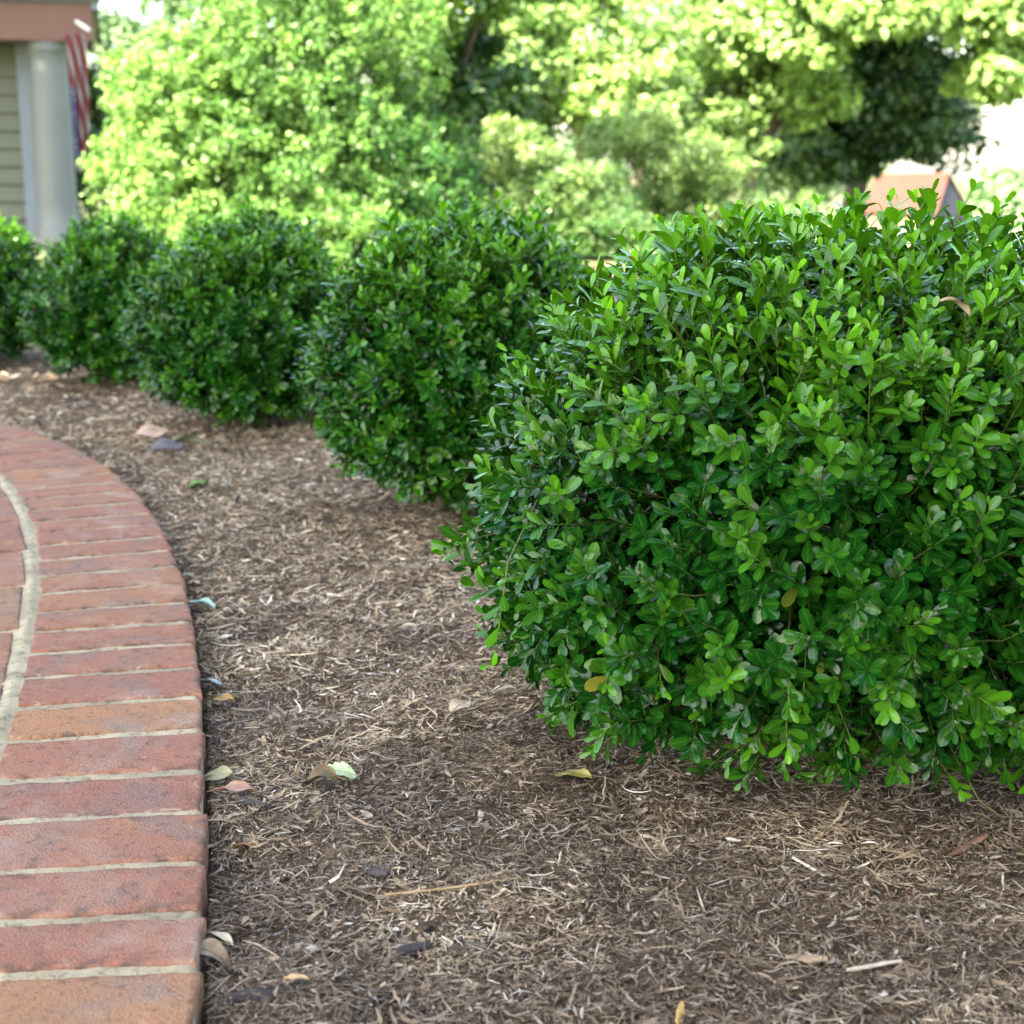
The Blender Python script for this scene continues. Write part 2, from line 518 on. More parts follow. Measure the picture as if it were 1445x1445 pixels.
T_FINE = (np.array([0, 0.16, 0.42, 0.70, 0.91, 1.0]), np.array([0.06, 0.22, 0.41, 0.49, 0.36, 0.10]))
T_MID = (np.array([0, 0.3, 0.62, 0.88, 1.0]), np.array([0.06, 0.37, 0.5, 0.33, 0.03]))
T_LOW = (np.array([0, 0.5, 1.0]), np.array([0.06, 0.5, 0.05]))
T_OVAL = (np.array([0, 0.4, 0.75, 1.0]), np.array([0.05, 0.5, 0.36, 0.03]))

def leaf_blades(P, D, N, L, W, curl, fold, tmpl, age_or_lit):
    """many leaf blades: base P, direction D, normal N, length L, width W"""
    t, h = tmpl
    n, k = len(P), len(t)
    D = unit(D)
    S = unit(np.cross(D, N)); N = np.cross(S, D)
    tt = t[None, :]
    along = tt * L[:, None]
    drop = -curl[:, None] * (tt ** 2) * L[:, None]
    V = np.empty((n, k, 3, 3))
    mid = P[:, None] + D[:, None] * along[..., None] + N[:, None] * drop[..., None]
    half = h[None, :] * W[:, None]
    up = np.abs(half) * fold[:, None]
    V[:, :, 1] = mid
    V[:, :, 0] = mid - S[:, None] * half[..., None] + N[:, None] * up[..., None]
    V[:, :, 2] = mid + S[:, None] * half[..., None] + N[:, None] * up[..., None]
    f = []
    for i in range(k - 1):
        for c in range(2):
            f.append((i * 3 + c, i * 3 + c + 1, (i + 1) * 3 + c + 1, (i + 1) * 3 + c))
    f = np.array(f)
    F = (np.arange(n)[:, None, None] * (k * 3) + f[None]).reshape(-1, 4)
    return V.reshape(-1, 3), F, np.repeat(age_or_lit, k * 3)

# ------------------------------------------------------------------ boxwoods
def lump(d, g_seed, amp):
    g = np.random.default_rng(g_seed)
    s = 0
    for k in range(7):
        w = g.normal(size=3) * (2.2 + 1.1 * k); ph = g.uniform(0, 6.28)
        s = s + np.sin(d @ w + ph) / (1.4 + 0.7 * k)
    return 1 + amp * s

def boxwood(center, rx, ry, z0, z1, seed, n_shoots, tmpl, leaf_len, label, amp=0.055, long_tips=20, bottom=-0.75, low=3.0, tufts=()):
    g = np.random.default_rng(seed)
    root = empty('boxwood_shrub', (center[0], center[1], float(mulch_z(np.array(center[0]), np.array(center[1])))))
    tag(root, label, 'shrub', 'boxwood shrubs lining the brick path')
    cz = z0 + (z1 - z0) * 0.46
    rzu, rzl = z1 - cz, cz - z0
    C = np.array([center[0], center[1], cz])
    def surf(d):
        rz = np.where(d[:, 2] > 0, rzu, rzl); ne = np.where(d[:, 2] > 0, 1.82, low)
        pe = 2.5 if low > 2.8 else 2.0                       # nearly round in plan, boxier below than above
        hr = (np.abs(d[:, 0] / rx) ** pe + np.abs(d[:, 1] / ry) ** pe) ** (1 / pe)
        q = (hr ** ne + np.abs(d[:, 2] / rz) ** ne) ** (-1 / ne)
        return d * (q * lump(d, seed + 5, amp))[:, None]
    d = unit(g.normal(size=(n_shoots * 6, 3)))
    s = surf(d)
    wgt = (s ** 2).sum(1); wgt *= np.where(d[:, 2] < bottom, 0.35, 1.0)
    keep = g.random(len(d)) < wgt / wgt.max()
    d, s = d[keep][:n_shoots], s[keep][:n_shoots]
    n = len(d)
    # normals of the crown outline
    nr = unit(s / np.array([rx, ry, 1.0]) ** 2 * np.array([1, 1, 0]) + np.stack([0 * s[:, 0], 0 * s[:, 0], np.sign(s[:, 2]) * np.abs(s[:, 2] / np.where(s[:, 2] > 0, rzu, rzl)) ** 1.8 / np.where(s[:, 2] > 0, rzu, rzl)], 1))
    depth = np.where(g.random(n) < 0.36, g.uniform(-0.010, 0.022, n), g.uniform(0.018, 0.16, n))
    cl = 0
    for k_ in range(6):                             # shoots gather in tufts with dark hollows between
        cl = cl + np.sin((s @ unit(g.normal(size=3))) * g.uniform(55, 120) + g.uniform(0, 6.28))
    depth = depth + np.clip(cl, -1.2, 2.4) * (0.013 if low > 2.8 else 0.009)
    tip = C + s - nr * depth[:, None] + g.normal(0, 0.006, (n, 3))
    upm = np.clip(nr[:, 2], -0.3, 1)
    ax = unit(nr + np.array([0, 0, 1.0]) * (0.25 + 0.55 * g.random(n) * np.clip(nr[:, 2] + 0.6, 0, 1))[:, None] + g.normal(0, 0.26, (n, 3)))
    Ls = g.uniform(0.05, 0.11, n) * (leaf_len / 0.026)
    ext = np.zeros(n)
    top = np.where((nr[:, 2] > 0.35))[0]
    if long_tips and len(top):
        pick = g.choice(top, min(long_tips, len(top)), replace=False)
        ext[pick] = g.uniform(0.010, 0.042, len(pick))
        ax[pick] = unit(ax[pick] + np.array([0, 0, 1.2]))
    for (tx, ty) in tufts:                          # taller tufts that stick out of the top
        lift_ = 0.055 * np.exp(-((tip[:, 0] - tx) ** 2 + (tip[:, 1] - ty) ** 2) / 0.032 ** 2) * (nr[:, 2] > 0.4) * g.uniform(0.3, 1.1, n)
        ext = ext + np.where(lift_ > 0.006, lift_, 0)
    tip = tip + ax * ext[:, None]
    Ls = Ls + ext
    base = tip - ax * Ls[:, None]
    young_or_lit = np.clip(0.12 + 0.66 * np.clip(nr[:, 2], 0, 1) + g.normal(0, 0.15, n) + 0.35 * (g.random(n) < 0.14) * (nr[:, 2] > 0.15) - depth * 6, 0, 1)
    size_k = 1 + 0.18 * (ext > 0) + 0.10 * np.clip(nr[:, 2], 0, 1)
    young_or_lit[ext > 0] = np.clip(young_or_lit[ext > 0] + 0.15, 0, 1)
    # side vector
    B = unit(np.cross(ax, g.normal(size=(n, 3)))); B2 = np.cross(ax, B)
    M = 8
    Ps, Ds, Ns, LL, WW, AG, CU, FO = [], [], [], [], [], [], [], []
    for i in range(M):
        f = i / (M - 1)                              # 0 base .. 1 tip
        pos = base + ax * (Ls * (0.10 + 0.9 * f))[:, None]
        ang = R(62 - 34 * f ** 1.5)
        tw = (math.pi / 2) * i * 0.8 + g.normal(0, 0.12, n)
        b = B * np.cos(tw)[:, None] + B2 * np.sin(tw)[:, None]
        for sg in (1, -1):
            a_ = ang + g.normal(0, 0.11, n)
            dd = ax * np.cos(a_)[:, None] + sg * b * np.sin(a_)[:, None]
            nn = ax - dd * (ax * dd).sum(1)[:, None] + np.array([0, 0, 0.30]) + g.normal(0, 0.09, (n, 3))
            size = leaf_len * size_k * (1.05 - 0.52 * max(0, f - 0.62) / 0.38 - 0.15 * (1 - f)) * g.normal(1, 0.15, n).clip(0.5, 1.5)
            use = g.random(n) < (0.95 if f > 0.25 else 0.85)
            Ps.append((pos + b * sg * 0.0012)[use]); Ds.append(dd[use]); Ns.append(nn[use])
            LL.append(size[use]); WW.append((size * g.uniform(0.41, 0.52, n))[use])
            AG.append(np.clip(young_or_lit * (0.35 + 0.95 * f ** 2) + g.normal(0, 0.05, n), 0, 1)[use])
            CU.append(g.uniform(0.02, 0.24, n)[use]); FO.append(g.uniform(0.05, 0.32, n)[use])
    cat_ = np.concatenate
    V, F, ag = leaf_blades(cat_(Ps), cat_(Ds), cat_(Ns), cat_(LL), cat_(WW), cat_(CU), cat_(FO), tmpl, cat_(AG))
    ok = V[:, 2] < 0.012                            # nothing grows into the ground
    V[ok, 2] = 0.012 + (V[ok, 2] - 0.012) * 0.05
    loc = np.array(root.location)
    mesh_np('foliage', V - loc, [F], M_box, root, True, {'age_or_lit': ag, 'rib': np.tile([0.0, 1.0, 0.0], len(V) // 3)})
    # green shoots, and brown branches that carry them
    rad = 0.0008 * (leaf_len / 0.026)
    k = 3
    ang = np.array([0, 2.094, 4.189])
    ringv = lambda c, r: c[:, None] + r * (B[:, None] * np.cos(ang)[None, :, None] + B2[:, None] * np.sin(ang)[None, :, None])
    inner = base - ax * (0.6 * Ls)[:, None] - nr * 0.03
    St = np.stack([ringv(inner, rad * 1.6), ringv(base, rad * 1.3), ringv(base + ax * (0.97 * Ls)[:, None], rad * 0.6)], 1)
    f = [(r * 3 + j, r * 3 + (j + 1) % 3, (r + 1) * 3 + (j + 1) % 3, (r + 1) * 3 + j) for r in range(2) for j in range(3)]
    F2 = (np.arange(n)[:, None, None] * 9 + np.array(f)[None]).reshape(-1, 4)
    St = St.reshape(-1, 3); St[:, 2] = np.maximum(St[:, 2], 0.008)
    mesh_np('shoots', St - loc, [F2], M_twig, root, True, {'age_or_lit': np.tile(np.repeat([0.0, 0.45, 1.0], 3), n)})
    mb = MB()
    for i in range(46):
        j = g.integers(n)
        e = inner[j] + (C - inner[j]) * 0.08
        b0 = np.array([C[0] + g.normal(0, 0.03), C[1] + g.normal(0, 0.03), float(root.location[2]) - 0.02])
        m_ = 0.5 * (b0 + e) + np.array([*g.normal(0, 0.03, 2), -0.04])
        tq = np.linspace(0, 1, 7)[:, None]
        P = (1 - tq) ** 2 * b0 + 2 * tq * (1 - tq) * m_ + tq ** 2 * e
        P[:, 2] = np.maximum(P[:, 2], b0[2] + tq[:, 0] * 0.05)
        mb.tube(P - loc, np.linspace(0.008, 0.002, 7) * g.uniform(0.7, 1.3), 5)
    mb.build('branches', M_bark, root, True)
    return root

# ------------------------------------------------------------------ place the boxwoods
BUSHES = [
    # px centre, px row of the front skirt, rx, ry, z top, shoots, template, leaf, label, tall tips
    (1226, 1094, 0.414, 0.38, 0.530, 6200, T_FINE, 0.0215, 'nearest and largest boxwood shrub, leaves sharp and glossy, in the right foreground mulch', 80),
    (660, 706, 0.278, 0.275, 0.500, 3600, T_MID, 0.0228, 'rounded boxwood shrub just behind the nearest one, second along the mulch bed', 60),
    (352, 592, 0.266, 0.262, 0.466, 3100, T_MID, 0.0228, 'rounded boxwood shrub third from the camera, with fallen leaves before it on the mulch', 40),
    (160, 532, 0.228, 0.238, 0.446, 2700, T_MID, 0.023, 'small blurred boxwood shrub fourth along the bed, below the porch column', 30),
    (-52, 506, 0.26, 0.27, 0.462, 2600, T_MID, 0.023, 'farthest boxwood shrub at the left edge, its top catching the sun below the siding', 30),
]
for i, (px, py, rx, ry, zt, ns, tm, ll, lab, lt) in enumerate(BUSHES):
    Y = float(at(px, py, 0.035)[1]) + (0.79 if i == 0 else 0.60) * ry
    X = float(at_y(px, 0.5 * (py + 300), Y)[0])
    boxwood((X, Y), rx, ry, 0.0, zt, 40 + i, ns, tm, ll, lab, long_tips=lt, low=3.1 if i == 0 else 2.05, amp=0.05 if i == 0 else 0.035,
            tufts=[tuple(at_y(q, 285, Y - 0.06)[:2]) for q in (1118, 1262, 1375, 985)] if i == 0 else ())

# ------------------------------------------------------------------ shredded mulch (stuff)
def strands(x, y, L, W, seed, lift=0.010, tilt=0.22, zf=mulch_z):
    g = np.random.default_rng(seed)
    n = len(x); k = 5
    az = g.uniform(0, 2 * math.pi, n)
    D = np.stack([np.cos(az), np.sin(az), g.normal(0, tilt, n)], 1); D = unit(D)
    S = unit(np.cross(D, np.array([0, 0, 1.0])) + np.stack([np.zeros(n), np.zeros(n), g.normal(0, 0.5, n)], 1))
    t = np.linspace(-0.5, 0.5, k)
    bend = g.normal(0, 0.08, n) * L; bz = g.normal(0, 0.07, n) * L
    kink = g.normal(0, 0.055, (n, k)) * L[:, None]
    H = np.cross(np.array([0, 0, 1.0]), D)
    P = np.stack([x, y, np.zeros(n)], 1)[:, None] + D[:, None] * (t[None] * L[:, None])[..., None]
    P = P + H[:, None] * ((t[None] ** 2 * 4 * bend[:, None] + kink * 0.5)[..., None])
    P[:, :, 2] += t[None] ** 2 * 4 * bz[:, None]
    P[:, :, 2] += (zf(x, y) + g.uniform(0.0005, 1, n) ** 1.6 * lift)[:, None]
    gz_ = zf(P[:, :, 0].ravel(), P[:, :, 1].ravel()).reshape(n, k)
    P[:, :, 2] = np.maximum(P[:, :, 2], gz_ + 0.0006)
    taper = np.array([0.35, 0.9, 1.0, 0.85, 0.25])[None] * g.uniform(0.7, 1.2, (n, k))
    hw = 0.5 * W[:, None] * taper
    V = np.stack([P - S[:, None] * hw[..., None], P + S[:, None] * hw[..., None]], 2)
    f = np.array([(i * 2, i * 2 + 1, i * 2 + 3, i * 2 + 2) for i in range(k - 1)])
    F = (np.arange(n)[:, None, None] * (2 * k) + f[None]).reshape(-1, 4)
    return V.reshape(-1, 3), F

mV, mF, moff = [], [], 0
def scatter(n, y0, y1, Lr, Wr, seed, margin=0.25, lift=0.010, powr=1.0):
    global moff
    g = np.random.default_rng(seed)
    y = y0 + (y1 - y0) * g.random(n * 2) ** powr
    hw = 0.33 * y + margin
    x = g.uniform(-1, 1, n * 2) * hw
    keep = (path_side(x, y) > 0.006)
    x, y = x[keep][:n], y[keep][:n]
    n = len(x)
    L = Lr[0] * (Lr[1] / Lr[0]) ** (g.random(n) ** 1.5); W = Wr[0] * (Wr[1] / Wr[0]) ** (g.random(n) ** 1.5)
    W = np.minimum(W, L * 0.4)
    V, F = strands(x, y, L, W, seed + 1, lift)
    ps = path_side(V[:, 0], V[:, 1])                # trim strands at the brick edge
    bad = ps < 0.003
    a = np.arctan2(V[bad, 1] - PCY, V[bad, 0] - PCX); r = path_r(a) + 0.003
    V[bad, 0], V[bad, 1] = PCX + r * np.cos(a), PCY + r * np.sin(a)
    mV.append(V); mF.append(F + moff); moff += len(V)
scatter(90000, 0.85, 1.75, (0.003, 0.021), (0.0006, 0.0030), 101, 0.12, 0.008)
scatter(4500, 0.85, 2.0, (0.018, 0.055), (0.0007, 0.0030), 103, 0.12, 0.012)
scatter(6000, 0.85, 1.8, (0.012, 0.040), (0.0005, 0.0013), 104, 0.12, 0.011)
scatter(1600, 0.85, 2.2, (0.008, 0.030), (0.003, 0.009), 105, 0.12, 0.008)
scatter(110000, 1.75, 3.3, (0.004, 0.030), (0.0008, 0.0030), 107, 0.12, 0.010)
scatter(5000, 1.75, 3.6, (0.012, 0.045), (0.003, 0.007), 109, 0.12, 0.010)
scatter(60000, 3.3, 9.4, (0.010, 0.05), (0.0016, 0.007), 111, 0.2, 0.014, 1.6)
g = np.random.default_rng(130)                  # crumbs of wood blown onto the bricks, thickest at the outer edge
yy_ = g.uniform(0.9, 3.2, 2600); xx_ = g.uniform(-1.4, -0.15, 2600); ps_ = path_side(xx_, yy_)
kp = (ps_ < -0.004) & (g.random(2600) < 0.02 + 0.5 * np.exp(ps_ / 0.02))
xx_, yy_ = xx_[kp], yy_[kp]
L_ = 0.003 * (0.018 / 0.003) ** (g.random(len(xx_)) ** 2)
V, F = strands(xx_, yy_, L_, np.minimum(L_ * 0.4, 0.002), 131, 0.0015, 0.05, lambda x, y: 0.0026 + 0 * x)
mV.append(V); mF.append(F + moff); moff += len(V)
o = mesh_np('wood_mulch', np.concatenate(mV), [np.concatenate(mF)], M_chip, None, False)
tag(o, 'shredded brown and tan wood mulch covering the planting bed', 'mulch', kind='stuff')

# ------------------------------------------------------------------ fallen leaves and bigger chips
def dead_leaf(name, px, py, length, width, az, col, col2, label, cat='leaf', teeth=0, curl=0.2, tilt=0.25, rough=0.6, h=0.012, fold=0.25, pos=None, stalk=True):
    """a single fallen leaf: a blade with a toothed or plain outline, cupped, with midrib and stalk"""
    P0 = at(px, py, 0.0) if pos is None else np.array(pos, float)
    if pos is None:
        z = float(mulch_z(np.array(P0[0]), np.array(P0[1])))
        P0 = at(px, py, z + h); P0[2] = z + h
    nt_, nc = 25, 9
    t = np.linspace(0, 1, nt_); v = np.linspace(-1, 1, nc)
    prof = np.sin(math.pi * np.clip(t, 0, 1) ** 0.85) ** 0.8
    if teeth:
        prof = prof * (1 + 0.22 * (2 * np.abs((t * teeth) % 1 - 0.5) - 0.5))
    g = np.random.default_rng(int(px * 7 + py))
    T, Vv = np.meshgrid(t, v, indexing='ij')
    X = (T - 0.5) * length
    Y = Vv * prof[:, None] * width * 0.5
    Z = fold * np.abs(Y) - curl * length * (T - 0.4) ** 2 + 0.06 * width * np.sin(T * 9 + g.uniform(0, 6)) * Vv + 0.05 * width * np.sin(Vv * 4 + T * 5)
    V = np.stack([X, Y, Z], -1).reshape(-1, 3)
    Vb = V - np.array([0, 0, 0.0005])
    F = grid_faces(nt_, nc)
    m, nt, p, out = new_mat(name + '_skin')
    nn = noise(nt, 3.0 / length * 0.35, 4, 0.6, objco(nt), 0.5)
    nt.links.new(ramp(nt, nn, [(0.35, col), (0.68, col2)]), p.inputs['Base Color'])
    p.inputs['Roughness'].default_value = rough
    nt.links.new(bump(nt, noise(nt, 400, 3, 0.6, objco(nt)), 0.3, 0.001), p.inputs['Normal'])
    n0 = len(V)
    mb = MB(); mb.add(np.concatenate([V, Vb]), [np.concatenate([F, F[:, ::-1] + n0])])
    mid = np.stack([X[:, nc // 2], Y[:, nc // 2], Z[:, nc // 2] + 0.0004], -1)
    mb.tube(mid, 0.0006, 5)
    if stalk:
        st = np.array([mid[0] + np.array([-0.25 * length * s, 0.04 * length * s * s, -0.004 * s]) for s in np.linspace(1, 0, 5)])
        mb.tube(st, 0.0007, 5)
    o = mb.build(name, m, None, True)
    o.location = P0
    o.rotation_euler = (g.normal(0, tilt), g.normal(0, tilt), az)
    tag(o, label, cat)
    return o

G_ = dead_leaf
G_('fallen_leaf', 480, 1090, 0.040, 0.030, R(28), (0.50, 0.60, 0.36), (0.38, 0.52, 0.26), 'pale green toothed leaf lying face up beside a curled brown leaf on the mulch', teeth=6, tilt=0.12)
G_('curled_leaf', 449, 1096, 0.036, 0.028, R(170), (0.05, 0.028, 0.02), (0.16, 0.11, 0.02), 'curled dark brown and yellow leaf touching the pale green leaf', curl=0.7, fold=0.5)
G_('fallen_leaf', 306, 1094, 0.036, 0.022, R(-15), (0.30, 0.30, 0.17), (0.22, 0.19, 0.11), 'dull olive leaf tucked against the brick edge, above a pinkish leaf')
G_('fallen_leaf', 335, 1112, 0.038, 0.022, R(5), (0.34, 0.20, 0.13), (0.28, 0.14, 0.09), 'pinkish tan leaf flat on the mulch just below the olive leaf', teeth=3, tilt=0.1)
G_('fallen_leaf', 283, 851, 0.046, 0.040, R(-20), (0.32, 0.48, 0.40), (0.26, 0.40, 0.33), 'pale blue green leaf lying at the brick edge halfway along the path', tilt=0.1)
G_('fallen_leaf', 279, 683, 0.040, 0.034, R(40), (0.10, 0.26, 0.03), (0.05, 0.10, 0.02), 'small bright green leaf alone on the mulch beyond the path bend')
G_('fallen_leaf', 216, 610, 0.085, 0.050, R(35), (0.48, 0.36, 0.29), (0.38, 0.26, 0.20), 'pale pink dead leaf on the mulch in front of the third boxwood', h=0.02)
G_('fallen_leaf', 238, 629, 0.09, 0.05, R(55), (0.14, 0.13, 0.145), (0.10, 0.09, 0.095), 'grey violet dead leaf next to the pale pink one', h=0.02)
G_('fallen_leaf', 268, 622, 0.07, 0.045, R(10), (0.20, 0.22, 0.15), (0.14, 0.13, 0.09), 'dull grey green dead leaf at the foot of the third boxwood', h=0.02)
G_('dry_leaf', 306, 1318, 0.036, 0.012, R(-35), (0.52, 0.46, 0.33), (0.35, 0.29, 0.18), 'narrow pale dry leaf leaning on the lowest bricks', curl=0.5, h=0.014)
G_('dry_leaf', 300, 1345, 0.034, 0.018, R(-10), (0.16, 0.11, 0.07), (0.38, 0.31, 0.22), 'crumpled brown dry leaf wedged beside the lowest bricks', curl=0.8, fold=0.6, h=0.010)
G_('dry_leaf', 352, 1192, 0.024, 0.013, R(-20), (0.32, 0.17, 0.03), (0.22, 0.11, 0.03), 'small amber yellow dry leaf near the fourth brick from the bottom')
G_('dry_leaf', 314, 985, 0.034, 0.016, R(-30), (0.30, 0.19, 0.04), (0.20, 0.13, 0.05), 'mustard yellow dry leaf close to the brick edge')
G_('fallen_leaf', 297, 962, 0.036, 0.020, R(20), (0.34, 0.42, 0.42), (0.26, 0.32, 0.32), 'grey blue leaf standing against the brick edge above the mustard one')
G_('fallen_leaf', 808, 1093, 0.040, 0.024, R(-25), (0.26, 0.25, 0.06), (0.17, 0.12, 0.04), 'yellow olive leaf under the lower left skirt of the nearest boxwood')
G_('dry_leaf', 418, 1379, 0.017, 0.009, R(5), (0.48, 0.33, 0.17), (0.40, 0.26, 0.13), 'tiny smooth tan leaf flake on the dark mulch near the bottom edge', stalk=False, tilt=0.08)
G_('dry_leaf', 650, 995, 0.036, 0.022, R(60), (0.48, 0.40, 0.29), (0.38, 0.30, 0.20), 'pale papery dry leaf on the mulch left of the nearest boxwood')
# a dead leaf caught in the top of the nearest boxwood
G_('caught_leaf', 0, 0, 0.030, 0.019, R(10), (0.42, 0.33, 0.24), (0.30, 0.21, 0.14), 'dry brown curled leaf caught among the top leaves of the nearest boxwood', pos=at_y(1350, 428, 1.335) , curl=0.5, fold=0.4, tilt=0.5, stalk=False)

def wood_piece(name, px, py, L, W, H, az, col, label, cat, bend=0.0, z_add=0.006):
    """a splinter or bark chip: a faceted, tapering sliver with ragged ends"""
    P0 = at(px, py, 0.0)
    z = float(mulch_z(np.array(P0[0]), np.array(P0[1]))) + z_add
    P0 = at(px, py, z)
    g = np.random.default_rng(int(px * 3 + py * 5))
    k, n = 9, 7
    t = np.linspace(0, 1, k)
    V = []
    for i in range(k):
        w = W * (0.35 + 0.65 * math.sin(math.pi * (0.12 + 0.78 * t[i]))) * g.uniform(0.8, 1.15)
        for j in range(n):
            a = 2 * math.pi * j / n
            rr_ = g.uniform(0.8, 1.15)
            V.append(((t[i] - 0.5) * L + g.normal(0, 0.02) * L * (i in (0, k - 1)), 0.5 * w * math.cos(a) * rr_ + bend * L * (t[i] - 0.5) ** 2 * 4,
                      0.5 * H * math.sin(a) * rr_))
    f = [(i * n + j, i * n + (j + 1) % n, (i + 1) * n + (j + 1) % n, (i + 1) * n + j) for i in range(k - 1) for j in range(n)]
    mb = MB(); mb.add(V, [f, [tuple(range(n))[::-1], tuple(range((k - 1) * n, k * n))]])
    m, nt, p, out = new_mat(name + '_wood')
    mp = nt.nodes.new('ShaderNodeMapping'); mp.inputs['Scale'].default_value = (60, 500, 500)
    nt.links.new(objco(nt), mp.inputs[0])
    nn = noise(nt, 1.0, 4, 0.6, mp.outputs[0])
    nt.links.new(ramp(nt, nn, [(0.3, tuple(c * 0.55 for c in col)), (0.7, tuple(min(1, c * 1.2) for c in col))]), p.inputs['Base Color'])
    p.inputs['Roughness'].default_value = 0.85
    nt.links.new(bump(nt, nn, 0.6, 0.001), p.inputs['Normal'])
    o = mb.build(name, m, None, False)
    o.location = P0
    o.rotation_euler = (g.normal(0, 0.15), g.normal(0, 0.08), az)
    tag(o, label, cat)
    return o
W_ = wood_piece
W_('wood_splinter', 640, 1252, 0.105, 0.0030, 0.0022, R(14), (0.36, 0.24, 0.12), 'long thin golden splinter lying level in the middle foreground mulch', 'splinter', 0.03)
W_('wood_splinter', 1140, 1222, 0.034, 0.0035, 0.002, R(-52), (0.55, 0.50, 0.43), 'short whitish splinter below the nearest boxwood', 'splinter')
W_('wood_splinter', 1235, 1362, 0.045, 0.005, 0.003, R(20), (0.50, 0.44, 0.36), 'pale grey splinter in the lower right mulch', 'splinter')
W_('wood_splinter', 1345, 1113, 0.042, 0.009, 0.005, R(50), (0.26, 0.20, 0.15), 'weathered grey brown splinter slanting up at the right edge of the boxwood shade', 'splinter')
W_('wood_splinter', 1366, 1193, 0.055, 0.007, 0.004, R(38), (0.19, 0.10, 0.06), 'reddish brown stick fragment at lower right under the boxwood', 'splinter')
W_('wood_splinter', 960, 1432, 0.030, 0.006, 0.003, R(80), (0.45, 0.30, 0.10), 'stubby yellow splinter at the bottom edge of the picture', 'splinter')
W_('bark_chip', 1138, 1352, 0.030, 0.016, 0.004, R(-5), (0.36, 0.26, 0.17), 'flat tan wood chip in the lower right mulch', 'bark chip')
W_('bark_chip', 368, 1405, 0.044, 0.016, 0.010, R(8), (0.03, 0.025, 0.028), 'charred black bark chip near the bottom of the brick edge', 'bark chip')
W_('bark_chip', 355, 1133, 0.032, 0.010, 0.006, R(-25), (0.05, 0.042, 0.045), 'dark slate bark chip below the pinkish leaf', 'bark chip')
W_('bark_chip', 530, 1230, 0.026, 0.012, 0.006, R(-30), (0.06, 0.05, 0.05), 'dark pointed bark chip above the golden splinter', 'bark chip')
W_('bark_chip', 585, 1338, 0.026, 0.012, 0.007, R(30), (0.035, 0.03, 0.035), 'black bark chip left of the bottom centre', 'bark chip')

# ------------------------------------------------------------------ trees and shrubs behind
def crown(g, blobs, leaf, tmpl=T_OVAL, up=0.9, flat=0.6, wild=0.62):
    Ps, Ds, Ns, Ls, Ws, Ag = [], [], [], [], [], []
    for (c, r, nc, cr, per, young_or_lit) in blobs:
        c, r = np.array(c, float), np.array(r, float)
        d = unit(g.normal(size=(nc, 3)))
        q = g.random(nc) ** 0.42
        cc = c + d * r * q[:, None]
        hol = sum(np.sin(cc @ (unit(g.normal(size=3)) * g.uniform(0.9, 2.2) / (cr * 2.2)) + g.uniform(0, 6.28)) for _ in range(4))
        cc = cc[(hol > -1.0) | (q < 0.6)]; d = d[(hol > -1.0) | (q < 0.6)]; q = q[(hol > -1.0) | (q < 0.6)]    # hollows between the boughs
        nc = len(cc)
        n = nc * per
        ci = np.repeat(np.arange(nc), per)
        off = unit(g.normal(size=(n, 3))) * (g.random(n) ** 0.45)[:, None] * cr * np.array([1, 1, flat])
        sz = g.uniform(0.6, 1.25, nc)[ci]
        P = cc[ci] + off * sz[:, None]
        N = unit(off / cr * 0.7 + d[ci] * 0.5 * q[ci][:, None] + np.array([0, 0, up]) + g.normal(0, wild, (n, 3)))
        D = unit(np.cross(N, g.normal(size=(n, 3))) + np.array([0, 0, -0.15]))
        Ps.append(P); Ds.append(D); Ns.append(N)
        L = leaf * g.normal(1, 0.2, n).clip(0.5, 1.6)
        Ls.append(L); Ws.append(L * g.uniform(0.5, 0.75, n))
        Ag.append(np.clip(young_or_lit + g.normal(0, 0.16, nc)[ci] + g.normal(0, 0.1, n), 0, 1))
    cat_ = np.concatenate
    n = sum(map(len, Ps))
    return leaf_blades(cat_(Ps), cat_(Ds), cat_(Ns), cat_(Ls), cat_(Ws), g.uniform(0, 0.25, n), g.uniform(0, 0.3, n), tmpl, cat_(Ag))

